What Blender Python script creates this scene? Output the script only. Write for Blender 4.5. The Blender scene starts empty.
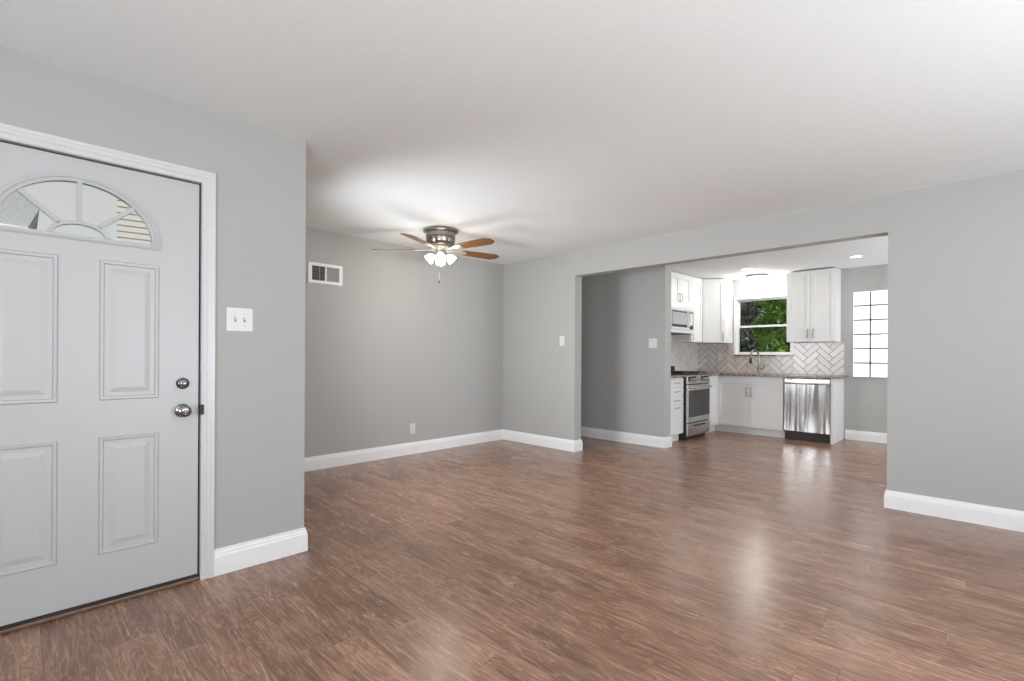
import bpy, bmesh, math, random
from mathutils import Vector, Matrix, Euler
random.seed(7)
PI = math.pi
R = math.radians
scn = bpy.context.scene
C = scn.collection

# ------------------------------------------------------------------ camera
CAM_YAW, CAM_ROLL, F_PX = 44.798, 0.293, 488.36
cam_d = bpy.data.cameras.new('camera')
cam = bpy.data.objects.new('camera', cam_d); C.objects.link(cam)
cam_d.sensor_width = 36.0; cam_d.sensor_fit = 'HORIZONTAL'
cam_d.lens = F_PX / 1024 * 36.0
cam_d.shift_y = (355.593 - 340.5) / 1024
cam_d.clip_start = 0.05
cam.matrix_world = (Matrix.Translation((0, 0, 1.1694)) @ Matrix.Rotation(R(CAM_YAW - 90), 4, 'Z')
                    @ Matrix.Rotation(R(90), 4, 'X') @ Matrix.Rotation(R(CAM_ROLL), 4, 'Z'))
scn.camera = cam

# ------------------------------------------------------------------ colour management, sky, sun, daylight
vs = scn.view_settings
vs.view_transform = 'Standard'; vs.look = 'None'; vs.gamma = 1.0; vs.use_curve_mapping = False
vs.exposure = 0.0
cy = scn.cycles
cy.max_bounces = 10; cy.diffuse_bounces = 6; cy.glossy_bounces = 4; cy.transparent_max_bounces = 16
cy.sample_clamp_indirect = 6.0; cy.caustics_reflective = False; cy.caustics_refractive = False

w = bpy.data.worlds.new('overcast_sky'); scn.world = w; w.use_nodes = True
bg = w.node_tree.nodes['Background']
bg.inputs['Color'].default_value = (0.98, 0.98, 1.0, 1); bg.inputs['Strength'].default_value = 0.65

def lamp(name, kind, loc, rot, energy, color=(1, 1, 1), **kw):
    d = bpy.data.lights.new(name, kind); d.energy = energy; d.color = color
    for k, v in kw.items(): setattr(d, k, v)
    o = bpy.data.objects.new(name, d); C.objects.link(o); o.location = loc; o.rotation_euler = rot
    return o
def aim(d):
    return Vector(d).to_track_quat('-Z', 'Y').to_euler()
lamp('sun', 'SUN', (0, 0, 20), aim((0.06, 0.64, -0.76)), 4.6, (1.0, 0.975, 0.94), angle=R(1.5))
# daylight that comes in through the two living room windows behind the camera
DAY = (0.93, 0.975, 1.03)
lamp('daylight_front_window', 'AREA', (1.7, -2.38, 1.45), aim((0, 1, 0.45)), 22, DAY, shape='RECTANGLE', size=2.3, size_y=1.35)
lamp('daylight_side_window', 'AREA', (-1.86, -0.55, 1.45), aim((1, 0.05, 0.4)), 20, DAY, shape='RECTANGLE', size=1.9, size_y=1.35)
# up-lights added inside those windows to brighten the ceiling
lamp('ceiling_fill_front', 'AREA', (1.7, -2.30, 0.95), aim((0, 0.75, 1)), 110, (0.93, 0.99, 1.05), shape='RECTANGLE', size=2.3, size_y=0.5)
lamp('ceiling_fill_side', 'AREA', (-1.78, -0.55, 0.95), aim((0.75, 0.05, 1)), 84, (0.93, 0.99, 1.05), shape='RECTANGLE', size=1.9, size_y=0.5)
# daylight from the window in the recess, on the wall that faces away from the camera
lamp('daylight_recess_window', 'AREA', (1.10, 3.70, 1.42), aim((1, -0.30, -0.08)), 36, DAY, shape='RECTANGLE', size=0.95, size_y=1.05, spread=R(122))
# fill lamps added for the kitchen, at an added, unseen window
lamp('kitchen_fill', 'AREA', (6.6, -2.38, 1.45), aim((0.1, 1, 0.5)), 5, DAY, shape='RECTANGLE', size=1.9, size_y=1.35)
lamp('ceiling_fill_kitchen', 'AREA', (6.6, -2.30, 0.95), aim((0.08, 0.6, 1)), 135, (0.93, 0.99, 1.05), shape='RECTANGLE', size=1.9, size_y=0.5)

# ------------------------------------------------------------------ materials
def nt_new(name):
    m = bpy.data.materials.new(name); m.use_nodes = True
    nt = m.node_tree
    return m, nt, nt.nodes['Principled BSDF'], nt.nodes['Material Output']
def N(nt, t, **kw):
    n = nt.nodes.new(t)
    for k, v in kw.items():
        if k in n.inputs: n.inputs[k].default_value = v
        else: setattr(n, k, v)
    return n
def L(nt, a, b): nt.links.new(a, b)
def ramp(nt, fac, stops):
    r = nt.nodes.new('ShaderNodeValToRGB'); L(nt, fac, r.inputs['Fac'])
    e = r.color_ramp.elements
    while len(e) < len(stops): e.new(0.5)
    for i, (p, c) in enumerate(stops): e[i].position = p; e[i].color = (*c, 1)
    return r.outputs['Color']
def obj_coords(nt, scale=(1, 1, 1), rot=(0, 0, 0), loc=(0, 0, 0)):
    tc = nt.nodes.new('ShaderNodeTexCoord'); mp = nt.nodes.new('ShaderNodeMapping')
    mp.inputs['Scale'].default_value = scale; mp.inputs['Rotation'].default_value = rot; mp.inputs['Location'].default_value = loc
    L(nt, tc.outputs['Object'], mp.inputs['Vector'])
    return mp.outputs['Vector']
def plain(name, col, rough=0.5, metal=0.0, bump=0.0, bscale=60, var=0.0, emit=None, estr=0.0, spec=0.5, stretch=(1, 1, 1)):
    m, nt, b, out = nt_new(name)
    b.inputs['Roughness'].default_value = rough; b.inputs['Metallic'].default_value = metal
    b.inputs['Specular IOR Level'].default_value = spec
    v = obj_coords(nt, stretch)
    no = N(nt, 'ShaderNodeTexNoise', Scale=float(bscale), Detail=4.0); L(nt, v, no.inputs['Vector'])
    lo = tuple(max(0, c * (1 - var)) for c in col); hi = tuple(min(1, c * (1 + var)) for c in col)
    L(nt, ramp(nt, no.outputs['Fac'], [(0.3, lo), (0.7, hi)]), b.inputs['Base Color'])
    if bump:
        bp = N(nt, 'ShaderNodeBump', Strength=float(bump), Distance=0.002); L(nt, no.outputs['Fac'], bp.inputs['Height'])
        L(nt, bp.outputs['Normal'], b.inputs['Normal'])
    if emit:
        b.inputs['Emission Color'].default_value = (*emit, 1); b.inputs['Emission Strength'].default_value = estr
    return m

M = {}
M['wall'] = plain('grey wall paint', (0.425, 0.424, 0.412), 0.62, bump=0.12, bscale=220, var=0.01, spec=0.3)
M['ceiling'] = plain('white ceiling paint', (0.840, 0.872, 0.880), 0.8, bump=0.25, bscale=45, var=0.015, spec=0.2)
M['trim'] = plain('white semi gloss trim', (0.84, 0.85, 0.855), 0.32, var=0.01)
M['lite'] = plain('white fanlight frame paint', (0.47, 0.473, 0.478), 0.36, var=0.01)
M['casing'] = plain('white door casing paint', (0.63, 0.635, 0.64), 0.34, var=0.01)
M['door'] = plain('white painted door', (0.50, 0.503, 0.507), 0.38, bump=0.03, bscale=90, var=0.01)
M['cab'] = plain('white cabinet paint', (0.74, 0.74, 0.73), 0.4, var=0.01)
M['plastic'] = plain('white plastic', (0.70, 0.70, 0.67), 0.35, var=0.0)
M['plastic_gap'] = plain('dark slot', (0.05, 0.05, 0.05), 0.6)
M['steel'] = plain('brushed stainless steel', (0.62, 0.61, 0.60), 0.26, 1.0, bump=0.05, bscale=6, var=0.04, stretch=(1, 1, 60))
M['nickel'] = plain('brushed nickel', (0.30, 0.27, 0.24), 0.28, 1.0, bump=0.04, bscale=8, var=0.08, stretch=(1, 1, 40))
M['chrome'] = plain('satin chrome', (0.22, 0.22, 0.225), 0.14, 1.0)
M['pull'] = plain('satin nickel pulls', (0.42, 0.41, 0.40), 0.3, 1.0)
M['black'] = plain('black enamel', (0.012, 0.012, 0.013), 0.3)
M['iron'] = plain('black cast iron', (0.015, 0.015, 0.015), 0.6, bump=0.2, bscale=200)
M['oven_glass'] = plain('dark oven glass', (0.03, 0.028, 0.027), 0.08)
M['mw_glass'] = plain('oven window with painted reflection', (0.62, 0.63, 0.62), 0.06, 0.55)  # bright reflection on the glass is put into this pale base colour
M['kick'] = plain('dark brown kick plate', (0.018, 0.010, 0.007), 0.5, var=0.3, bscale=30)
M['threshold'] = plain('bronze threshold', (0.16, 0.10, 0.07), 0.4, 0.3, var=0.2, bscale=20)
M['vent_dark'] = plain('dark duct', (0.045, 0.042, 0.04), 0.8)
M['vent_grey'] = plain('grey vent louvre', (0.36, 0.35, 0.33), 0.5)
M['gap_dark'] = plain('dark weatherstrip', (0.03, 0.03, 0.03), 0.8)
M['shade'] = plain('lit frosted glass shade', (0.9, 0.9, 0.88), 0.4, emit=(1.0, 0.95, 0.86), estr=4.5)
M['bulb'] = plain('lit lamp diffuser', (0.9, 0.9, 0.9), 0.5, emit=(1.0, 0.96, 0.9), estr=7.0)
M['diffuser'] = plain('lit opal diffuser', (0.9, 0.9, 0.9), 0.5, emit=(1.0, 0.97, 0.92), estr=5.0)
M['iron_cream'] = plain('pale nickel blade arm', (0.74, 0.68, 0.60), 0.28, 0.8)
M['roof'] = plain('grey shingle roof', (0.34, 0.34, 0.35), 0.9, var=0.12, bscale=14)
M['siding'] = plain('pale house siding', (0.50, 0.46, 0.455), 0.8, var=0.03)
M['siding_white'] = plain('white house siding', (0.8, 0.8, 0.8), 0.8, var=0.03)
M['lawn'] = plain('lawn grass', (0.08, 0.16, 0.04), 0.95, var=0.4, bscale=9)
M['bark'] = plain('tree bark', (0.09, 0.065, 0.05), 0.9, bump=0.6, bscale=18, var=0.3)
M['outer'] = plain('exterior wall', (0.55, 0.53, 0.50), 0.8, var=0.05)

def leaf_mat(name, dark, light):
    m, nt, b, out = nt_new(name)
    v = obj_coords(nt)
    no = N(nt, 'ShaderNodeTexNoise', Scale=9.0, Detail=3.0); L(nt, v, no.inputs['Vector'])
    col = ramp(nt, no.outputs['Fac'], [(0.32, dark), (0.68, light)])
    L(nt, col, b.inputs['Base Color']); b.inputs['Roughness'].default_value = 0.5
    tr = nt.nodes.new('ShaderNodeBsdfTranslucent'); L(nt, col, tr.inputs['Color'])
    mx = nt.nodes.new('ShaderNodeMixShader'); mx.inputs[0].default_value = 0.35
    L(nt, b.outputs[0], mx.inputs[1]); L(nt, tr.outputs[0], mx.inputs[2]); L(nt, mx.outputs[0], out.inputs['Surface'])
    return m
M['leaf_bright'] = leaf_mat('bright green leaves', (0.09, 0.25, 0.03), (0.36, 0.52, 0.12))
M['leaf_dark'] = leaf_mat('dark green leaves', (0.015, 0.03, 0.014), (0.17, 0.21, 0.14))

def glass_mat(name, tint=(0.96, 0.97, 0.97), rough=0.02, refl=0.12):
    m, nt, b, out = nt_new(name)
    nt.nodes.remove(b)
    t = nt.nodes.new('ShaderNodeBsdfTransparent'); t.inputs['Color'].default_value = (*tint, 1)
    g = nt.nodes.new('ShaderNodeBsdfGlossy'); g.inputs['Roughness'].default_value = rough
    lw = nt.nodes.new('ShaderNodeFresnel'); lw.inputs['IOR'].default_value = 1.3
    mx = nt.nodes.new('ShaderNodeMixShader')
    L(nt, lw.outputs[0], mx.inputs[0]); L(nt, t.outputs[0], mx.inputs[1]); L(nt, g.outputs[0], mx.inputs[2])
    L(nt, mx.outputs[0], out.inputs['Surface'])
    return m
M['glass'] = glass_mat('window glass')

def wood_floor():
    m, nt, b, out = nt_new('hand scraped brown plank floor')
    W = 0.118
    v = obj_coords(nt)
    sep = nt.nodes.new('ShaderNodeSeparateXYZ'); L(nt, v, sep.inputs[0])
    # brick texture: u runs along the planks (world Y), v across (world X)
    com = nt.nodes.new('ShaderNodeCombineXYZ')
    ax = N(nt, 'ShaderNodeMath', operation='SUBTRACT'); L(nt, sep.outputs['X'], ax.inputs[0]); ax.inputs[1].default_value = 0.655 - 20 * W
    dv = N(nt, 'ShaderNodeMath', operation='DIVIDE'); L(nt, ax.outputs[0], dv.inputs[0]); dv.inputs[1].default_value = W
    fl = N(nt, 'ShaderNodeMath', operation='FLOOR'); L(nt, dv.outputs[0], fl.inputs[0])
    wn = nt.nodes.new('ShaderNodeTexWhiteNoise'); wn.noise_dimensions = '1D'; L(nt, fl.outputs[0], wn.inputs['W'])
    sh = N(nt, 'ShaderNodeMath', operation='MULTIPLY_ADD'); L(nt, wn.outputs['Value'], sh.inputs[0]); sh.inputs[1].default_value = 1.15; L(nt, sep.outputs['Y'], sh.inputs[2])
    L(nt, sh.outputs[0], com.inputs['X']); L(nt, ax.outputs[0], com.inputs['Y'])
    br = nt.nodes.new('ShaderNodeTexBrick'); L(nt, com.outputs[0], br.inputs['Vector'])
    br.offset = 0.0; br.offset_frequency = 2; br.squash = 1.0
    br.inputs['Scale'].default_value = 1.0; br.inputs['Brick Width'].default_value = 1.15; br.inputs['Row Height'].default_value = W
    br.inputs['Mortar Size'].default_value = 0.0011; br.inputs['Mortar Smooth'].default_value = 0.2
    br.inputs['Color1'].default_value = (0, 0, 0, 1); br.inputs['Color2'].default_value = (1, 1, 1, 1); br.inputs['Mortar'].default_value = (0.5, 0.5, 0.5, 1)
    tone = nt.nodes.new('ShaderNodeRGBToBW'); L(nt, br.outputs['Color'], tone.inputs[0])
    # grain coordinates, stretched along Y, shifted per plank
    off = nt.nodes.new('ShaderNodeVectorMath'); off.operation = 'SCALE'; L(nt, br.outputs['Color'], off.inputs[0]); off.inputs['Scale'].default_value = 7.3
    add = nt.nodes.new('ShaderNodeVectorMath'); add.operation = 'ADD'; L(nt, v, add.inputs[0]); L(nt, off.outputs[0], add.inputs[1])
    def noise(scale, det, dist, sc):
        mp = nt.nodes.new('ShaderNodeMapping'); mp.inputs['Scale'].default_value = sc; L(nt, add.outputs[0], mp.inputs['Vector'])
        n = N(nt, 'ShaderNodeTexNoise', Scale=scale, Detail=det, Distortion=dist); n.inputs['Roughness'].default_value = 0.62
        L(nt, mp.outputs[0], n.inputs['Vector']); return n.outputs['Fac']
    big = noise(2.2, 3.0, 0.6, (2.0, 0.8, 1))
    grain = noise(8.0, 7.0, 1.2, (7.0, 0.45, 1))
    fine = noise(30.0, 5.0, 0.6, (9.0, 0.55, 1))
    figure = noise(3.2, 3.0, 0.7, (3.6, 0.55, 1))
    def mix(kind, fac, a, bcol):
        n = nt.nodes.new('ShaderNodeMix'); n.data_type = 'RGBA'; n.blend_type = kind
        if isinstance(fac, float): n.inputs['Factor'].default_value = fac
        else: L(nt, fac, n.inputs['Factor'])
        for s, c in (('A', a), ('B', bcol)):
            sock = [i for i in n.inputs if i.name == s and i.type == 'RGBA'][0]
            if isinstance(c, tuple): sock.default_value = (*c, 1)
            else: L(nt, c, sock)
        return [o for o in n.outputs if o.type == 'RGBA'][0]
    base = ramp(nt, grain, [(0.20, (0.180, 0.089, 0.054)), (0.5, (0.312, 0.176, 0.117)), (0.78, (0.45, 0.277, 0.197))])
    # wood figure: contour lines of a stretched noise
    fm = N(nt, 'ShaderNodeMath', operation='MULTIPLY'); L(nt, figure, fm.inputs[0]); fm.inputs[1].default_value = 62.0
    fs = N(nt, 'ShaderNodeMath', operation='SINE'); L(nt, fm.outputs[0], fs.inputs[0])
    lines = ramp(nt, fs.outputs[0], [(0.2, (0.72, 0.71, 0.70)), (0.92, (1.25, 1.25, 1.25))])
    c1 = mix('MULTIPLY', 0.62, base, lines)
    c2 = mix('MULTIPLY', 0.85, c1, ramp(nt, big, [(0.32, (0.70, 0.68, 0.67)), (0.68, (1.26, 1.26, 1.26))]))
    c3 = mix('MULTIPLY', 0.8, c2, ramp(nt, tone.outputs[0], [(0.0, (0.84, 0.83, 0.82)), (1.0, (1.12, 1.12, 1.12))]))
    c4 = mix('MULTIPLY', 0.8, c3, ramp(nt, fine, [(0.30, (0.80, 0.79, 0.78)), (0.65, (1.20, 1.20, 1.20))]))
    seam = ramp(nt, big, [(0.42, (0.09, 0.046, 0.030)), (0.54, (0.50, 0.36, 0.29))])  # paler stretches have bevel highlights put into the seam colour
    c5 = mix('MIX', br.outputs['Fac'], c4, seam)
    L(nt, c5, b.inputs['Base Color'])
    L(nt, ramp(nt, grain, [(0.2, (0.20,) * 3), (0.8, (0.30,) * 3)]), b.inputs['Roughness'])
    b.inputs['Specular IOR Level'].default_value = 0.5
    hm = nt.nodes.new('ShaderNodeMath'); hm.operation = 'MULTIPLY_ADD'; L(nt, fine, hm.inputs[0]); hm.inputs[1].default_value = 0.35; L(nt, grain, hm.inputs[2])
    sub = nt.nodes.new('ShaderNodeMath'); sub.operation = 'SUBTRACT'; L(nt, hm.outputs[0], sub.inputs[0]); L(nt, br.outputs['Fac'], sub.inputs[1])
    bp = N(nt, 'ShaderNodeBump', Strength=0.13, Distance=0.003); L(nt, sub.outputs[0], bp.inputs['Height'])
    L(nt, bp.outputs['Normal'], b.inputs['Normal'])
    return m
M['floor'] = wood_floor()

def blade_wood():
    m, nt, b, out = nt_new('brown fan blade wood')
    v = obj_coords(nt, (1.2, 22, 22))
    n = N(nt, 'ShaderNodeTexNoise', Scale=3.0, Detail=5.0, Distortion=1.0); L(nt, v, n.inputs['Vector'])
    L(nt, ramp(nt, n.outputs['Fac'], [(0.3, (0.085, 0.030, 0.003)), (0.7, (0.27, 0.098, 0.012))]), b.inputs['Base Color'])
    b.inputs['Roughness'].default_value = 0.35
    return m
M['blade'] = blade_wood()

def granite():
    m, nt, b, out = nt_new('speckled brown granite')
    v = obj_coords(nt)
    vo = N(nt, 'ShaderNodeTexVoronoi', Scale=95.0); L(nt, v, vo.inputs['Vector'])
    n = N(nt, 'ShaderNodeTexNoise', Scale=40.0, Detail=4.0); L(nt, v, n.inputs['Vector'])
    bw = nt.nodes.new('ShaderNodeRGBToBW'); L(nt, vo.outputs['Color'], bw.inputs[0])
    ad = N(nt, 'ShaderNodeMath', operation='MULTIPLY'); L(nt, bw.outputs[0], ad.inputs[0]); L(nt, n.outputs['Fac'], ad.inputs[1])
    L(nt, ramp(nt, ad.outputs[0], [(0.08, (0.03, 0.022, 0.02)), (0.22, (0.20, 0.13, 0.10)), (0.36, (0.40, 0.30, 0.25)), (0.5, (0.6, 0.52, 0.46))]), b.inputs['Base Color'])
    b.inputs['Roughness'].default_value = 0.18
    return m
M['granite'] = granite()

def tile_mat():
    m, nt, b, out = nt_new('glazed off white tile')
    g = nt.nodes.new('ShaderNodeNewGeometry')
    L(nt, ramp(nt, g.outputs['Random Per Island'], [(0.0, (0.60, 0.56, 0.53)), (0.5, (0.65, 0.605, 0.57)), (1.0, (0.70, 0.66, 0.625))]), b.inputs['Base Color'])
    b.inputs['Roughness'].default_value = 0.22
    return m
M['tile'] = tile_mat()
M['grout'] = plain('grey grout', (0.10, 0.09, 0.085), 0.9, var=0.05)

def block_glass():
    m, nt, b, out = nt_new('moulded glass block')
    v = obj_coords(nt, (1, 1, 1))
    sep = nt.nodes.new('ShaderNodeSeparateXYZ'); L(nt, v, sep.inputs[0])
    def wave(s):
        a = N(nt, 'ShaderNodeMath', operation='MULTIPLY'); L(nt, s, a.inputs[0]); a.inputs[1].default_value = 2 * PI / 0.03
        c = N(nt, 'ShaderNodeMath', operation='COSINE'); L(nt, a.outputs[0], c.inputs[0]); return c.outputs[0]
    mul = N(nt, 'ShaderNodeMath', operation='MULTIPLY'); L(nt, wave(sep.outputs['Y']), mul.inputs[0]); L(nt, wave(sep.outputs['Z']), mul.inputs[1])
    col = ramp(nt, mul.outputs[0], [(0.35, (0.94, 0.95, 0.95)), (0.85, (0.42, 0.44, 0.44))])
    tr = nt.nodes.new('ShaderNodeBsdfTranslucent'); L(nt, col, tr.inputs['Color'])
    em = nt.nodes.new('ShaderNodeEmission'); L(nt, col, em.inputs['Color']); em.inputs['Strength'].default_value = 0.85  # glow added to the blocks in place of daylight shining through
    gl = nt.nodes.new('ShaderNodeBsdfGlossy'); gl.inputs['Roughness'].default_value = 0.1
    a = nt.nodes.new('ShaderNodeAddShader'); L(nt, tr.outputs[0], a.inputs[0]); L(nt, em.outputs[0], a.inputs[1])
    mx = nt.nodes.new('ShaderNodeMixShader'); mx.inputs[0].default_value = 0.06
    L(nt, a.outputs[0], mx.inputs[1]); L(nt, gl.outputs[0], mx.inputs[2]); L(nt, mx.outputs[0], out.inputs['Surface'])
    return m
M['block'] = block_glass()
M['mortar'] = plain('grey mortar', (0.17, 0.175, 0.175), 0.9, var=0.05)

# ------------------------------------------------------------------ mesh helpers
class MB:
    """collects shapes in one bmesh"""
    def __init__(s): s.bm = bmesh.new()
    def box(s, x0, x1, y0, y1, z0, z1, bev=0.0, seg=2):
        b = bmesh.new()
        bmesh.ops.create_cube(b, size=1.0)
        for v in b.verts:
            v.co = Vector(((x0 + x1) / 2 + v.co.x * abs(x1 - x0), (y0 + y1) / 2 + v.co.y * abs(y1 - y0), (z0 + z1) / 2 + v.co.z * abs(z1 - z0)))
        if bev > 0: bmesh.ops.bevel(b, geom=list(b.edges), offset=bev, segments=seg, profile=0.5, affect='EDGES')
        s._merge(b); return s
    def _merge(s, b, mat=None):
        if mat is not None: bmesh.ops.transform(b, matrix=mat, verts=b.verts)
        me = bpy.data.meshes.new('tmp'); b.to_mesh(me); b.free(); s.bm.from_mesh(me); bpy.data.meshes.remove(me)
    def prism(s, pts, axis, a0, a1, bev=0.0):
        """extrude a 2-D outline (two remaining axes in xyz order) from a0 to a1 along axis"""
        b = bmesh.new()
        def co(p, a):
            l = [p[0], p[1]]; l.insert(axis, a); return l
        v0 = [b.verts.new(co(p, a0)) for p in pts]; v1 = [b.verts.new(co(p, a1)) for p in pts]
        n = len(pts)
        b.faces.new(v0); b.faces.new(v1[::-1])
        for i in range(n): b.faces.new((v0[i], v1[i], v1[(i + 1) % n], v0[(i + 1) % n]))
        bmesh.ops.recalc_face_normals(b, faces=b.faces)
        if bev > 0: bmesh.ops.bevel(b, geom=list(b.edges), offset=bev, segments=2, profile=0.5, affect='EDGES')
        s._merge(b); return s
    def lathe(s, prof, seg=32, mat=None):
        """profile of (radius, z) turned about Z"""
        b = bmesh.new(); rings = []
        for r, z in prof:
            if r < 1e-6: rings.append([b.verts.new((0, 0, z))])
            else: rings.append([b.verts.new((r * math.cos(2 * PI * i / seg), r * math.sin(2 * PI * i / seg), z)) for i in range(seg)])
        for A, B in zip(rings, rings[1:]):
            for i in range(seg):
                j = (i + 1) % seg
                if len(A) == 1 and len(B) == 1: continue
                if len(A) == 1: b.faces.new((A[0], B[i], B[j]))
                elif len(B) == 1: b.faces.new((A[i], B[0], A[j]))
                else: b.faces.new((A[i], B[i], B[j], A[j]))
        bmesh.ops.recalc_face_normals(b, faces=b.faces)
        s._merge(b, mat); return s
    def tube(s, pts, r, seg=10, closed=False):
        b = bmesh.new(); pts = [Vector(p) for p in pts]; rings = []; n = len(pts)
        rr = r if isinstance(r, (list, tuple)) else [r] * n
        ref = None
        for i, p in enumerate(pts):
            if closed: t = pts[(i + 1) % n] - pts[i - 1]
            else: t = pts[min(i + 1, n - 1)] - pts[max(i - 1, 0)]
            t.normalize()
            if ref is None: ref = Vector((0, 0, 1)) if abs(t.z) < 0.9 else Vector((1, 0, 0))
            u = t.cross(ref).normalized(); ref = u.cross(t).normalized()
            rings.append([b.verts.new(p + rr[i] * (math.cos(2 * PI * k / seg) * u + math.sin(2 * PI * k / seg) * ref)) for k in range(seg)])
        m = n if closed else n - 1
        for i in range(m):
            A, B = rings[i], rings[(i + 1) % n]
            for k in range(seg): b.faces.new((A[k], A[(k + 1) % seg], B[(k + 1) % seg], B[k]))
        if not closed: b.faces.new(rings[0]); b.faces.new(rings[-1][::-1])
        bmesh.ops.recalc_face_normals(b, faces=b.faces)
        s._merge(b); return s
    def xf(s, mat): bmesh.ops.transform(s.bm, matrix=mat, verts=s.bm.verts); return s
    def build(s, name, mat, parent=None, smooth=False):
        me = bpy.data.meshes.new(name); s.bm.to_mesh(me); s.bm.free()
        o = bpy.data.objects.new(name, me); C.objects.link(o); me.materials.append(mat)
        if smooth:
            for p in me.polygons: p.use_smooth = True
            try: me.set_sharp_from_angle(angle=R(35))
            except Exception: pass
        if parent is not None: o.parent = parent
        return o

def thing(name, label, cat, loc=(0, 0, 0), rz=0.0, group=None):
    o = bpy.data.objects.new(name, None); C.objects.link(o); o.empty_display_size = 0.1
    o.location = loc; o.rotation_euler = (0, 0, rz); o['label'] = label; o['category'] = cat
    if group: o['group'] = group
    return o
def structure(o, label=None, cat=None):
    o['kind'] = 'structure'
    if label: o['label'] = label
    if cat: o['category'] = cat
    return o

# ------------------------------------------------------------------ room constants (metres, measured)
H = 2.44
YD, XC = 2.9295, 1.197        # door wall plane, its free corner
YB = 4.910                    # recess back wall
XR, XR2 = 4.7655, 4.900       # wall with the kitchen opening
OY0, OY1, OZ = 0.606, 3.655, 2.148
XP, XP2, YP = 5.7857, 5.950, 3.003   # partition
YK = 3.700                    # range wall
XK = 8.3115                   # sink wall
XM, YM = -2.0, -2.5           # walls behind the camera
DX0, DX1, DZ0, DZ1 = -0.262, 0.652, 0.03, 2.047   # front door leaf
KW = (2.215, 3.066, 1.200, 2.122)      # kitchen window opening  y0 y1 z0 z1
GW = (1.052, 1.447, 0.893, 2.092)     # glass block window opening

# ------------------------------------------------------------------ shell
def wall(name, label, fn):
    mb = MB(); fn(mb); return structure(mb.build(name, M['wall']), label, 'wall')
def xwall(mb, x0, x1, y0, y1, holes=(), z0=0.0, z1=H):
    """wall whose thickness is along X, with rectangular holes (y0,y1,z0,z1)"""
    ys = sorted({y0, y1, *[h[0] for h in holes], *[h[1] for h in holes]})
    for a, b in zip(ys, ys[1:]):
        hs = [h for h in holes if h[0] <= a and h[1] >= b]
        if not hs: mb.box(x0, x1, a, b, z0, z1); continue
        h = hs[0]
        if h[2] > z0: mb.box(x0, x1, a, b, z0, h[2])
        if h[3] < z1: mb.box(x0, x1, a, b, h[3], z1)
def ywall(mb, y0, y1, x0, x1, holes=(), z0=0.0, z1=H):
    xs = sorted({x0, x1, *[h[0] for h in holes], *[h[1] for h in holes]})
    for a, b in zip(xs, xs[1:]):
        hs = [h for h in holes if h[0] <= a and h[1] >= b]
        if not hs: mb.box(a, b, y0, y1, z0, z1); continue
        h = hs[0]
        if h[2] > z0: mb.box(a, b, y0, y1, z0, h[2])
        if h[3] < z1: mb.box(a, b, y0, y1, h[3], z1)

LSHAPE = [(XM - .15, YM - .15), (XK + .15, YM - .15), (XK + .15, 5.75), (XC - .14, 5.75), (XC - .14, YD + .14), (XM - .15, YD + .14)]
structure(MB().prism(LSHAPE, 2, -0.12, 0).build('floor', M['floor']), 'brown hand-scraped wood plank floor running through living room and kitchen', 'floor')
structure(MB().prism(LSHAPE, 2, H, H + .14).build('ceiling', M['ceiling']), 'smooth white ceiling over living room and kitchen', 'ceiling')
DH = (DX0 - .018, DX1 + .018, 0.0, DZ1 + .018)
FW = (0.55, 2.85, 0.80, 2.12)
SW = (-1.50, 0.40, 0.80, 2.12)
RW = (3.20, 4.20, 0.86, 1.98)
DW_ = (5.65, 7.55, 0.80, 2.12)
wall('wall_left', 'grey wall holding the white front door', lambda m: ywall(m, YD, YD + .14, XM, XC, [DH]))
wall('wall_recess', 'grey side wall of the recess behind the door wall corner', lambda m: xwall(m, XC - .14, XC, YD + .14, YB, [RW]))
wall('wall_back', 'shaded grey back wall with the air vent', lambda m: m.box(XC - .14, XR2, YB, YB + .14, 0, H))
wall('wall_right', 'long grey wall with the wide kitchen opening', lambda m: xwall(m, XR, XR2, YM, YB, [(OY0, OY1, 0.0, OZ)]))
wall('wall_partition', 'grey partition wall between hallway and kitchen', lambda m: m.box(XP, XP2, YP, 5.6, 0, H))
wall('wall_hall_end', 'grey end wall of the hallway', lambda m: m.box(XR2, XP2, 5.6, 5.75, 0, H))
wall('wall_range', 'grey kitchen wall behind the range', lambda m: m.box(XP2, XK, YK, YK + .14, 0, H))
wall('wall_sink', 'grey kitchen wall with the sink window', lambda m: xwall(m, XK, XK + .15, YM, YK + .14, [KW, GW]))
wall('wall_front', 'grey wall behind the camera', lambda m: ywall(m, YM - .14, YM, XM, XK, [FW, DW_]))
wall('wall_side', 'grey side wall behind the camera', lambda m: xwall(m, XM - .14, XM, YM, YD + .14, [SW]))

# baseboards -------------------------------------------------------------
def base_path(mb, pts):
    """moulded baseboard swept along wall corners; the room lies to the right of the walking direction"""
    prof = [(0, 0), (.016, 0), (.016, .100), (.0125, .108), (.0125, .116), (.008, .126), (.007, .136), (0, .138)]
    P = [Vector((*p, 0)) for p in pts]; bm = bmesh.new(); rings = []
    def nrm(d): return Vector((d.y, -d.x, 0))
    for i, p in enumerate(P):
        n0 = nrm((p - P[i - 1]).normalized()) if i > 0 else None
        n1 = nrm((P[i + 1] - p).normalized()) if i < len(P) - 1 else None
        if n0 is None: m = n1
        elif n1 is None: m = n0
        else: m = (n0 + n1) / (1 + n0.dot(n1))
        rings.append([bm.verts.new(p + m * t + Vector((0, 0, z))) for t, z in prof])
    k = len(prof); bm.faces.new(rings[0]); bm.faces.new(rings[-1][::-1])
    for A, B in zip(rings, rings[1:]):
        for i in range(k): bm.faces.new((A[i], B[i], B[(i + 1) % k], A[(i + 1) % k]))
    bmesh.ops.recalc_face_normals(bm, faces=bm.faces); mb._merge(bm)
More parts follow.
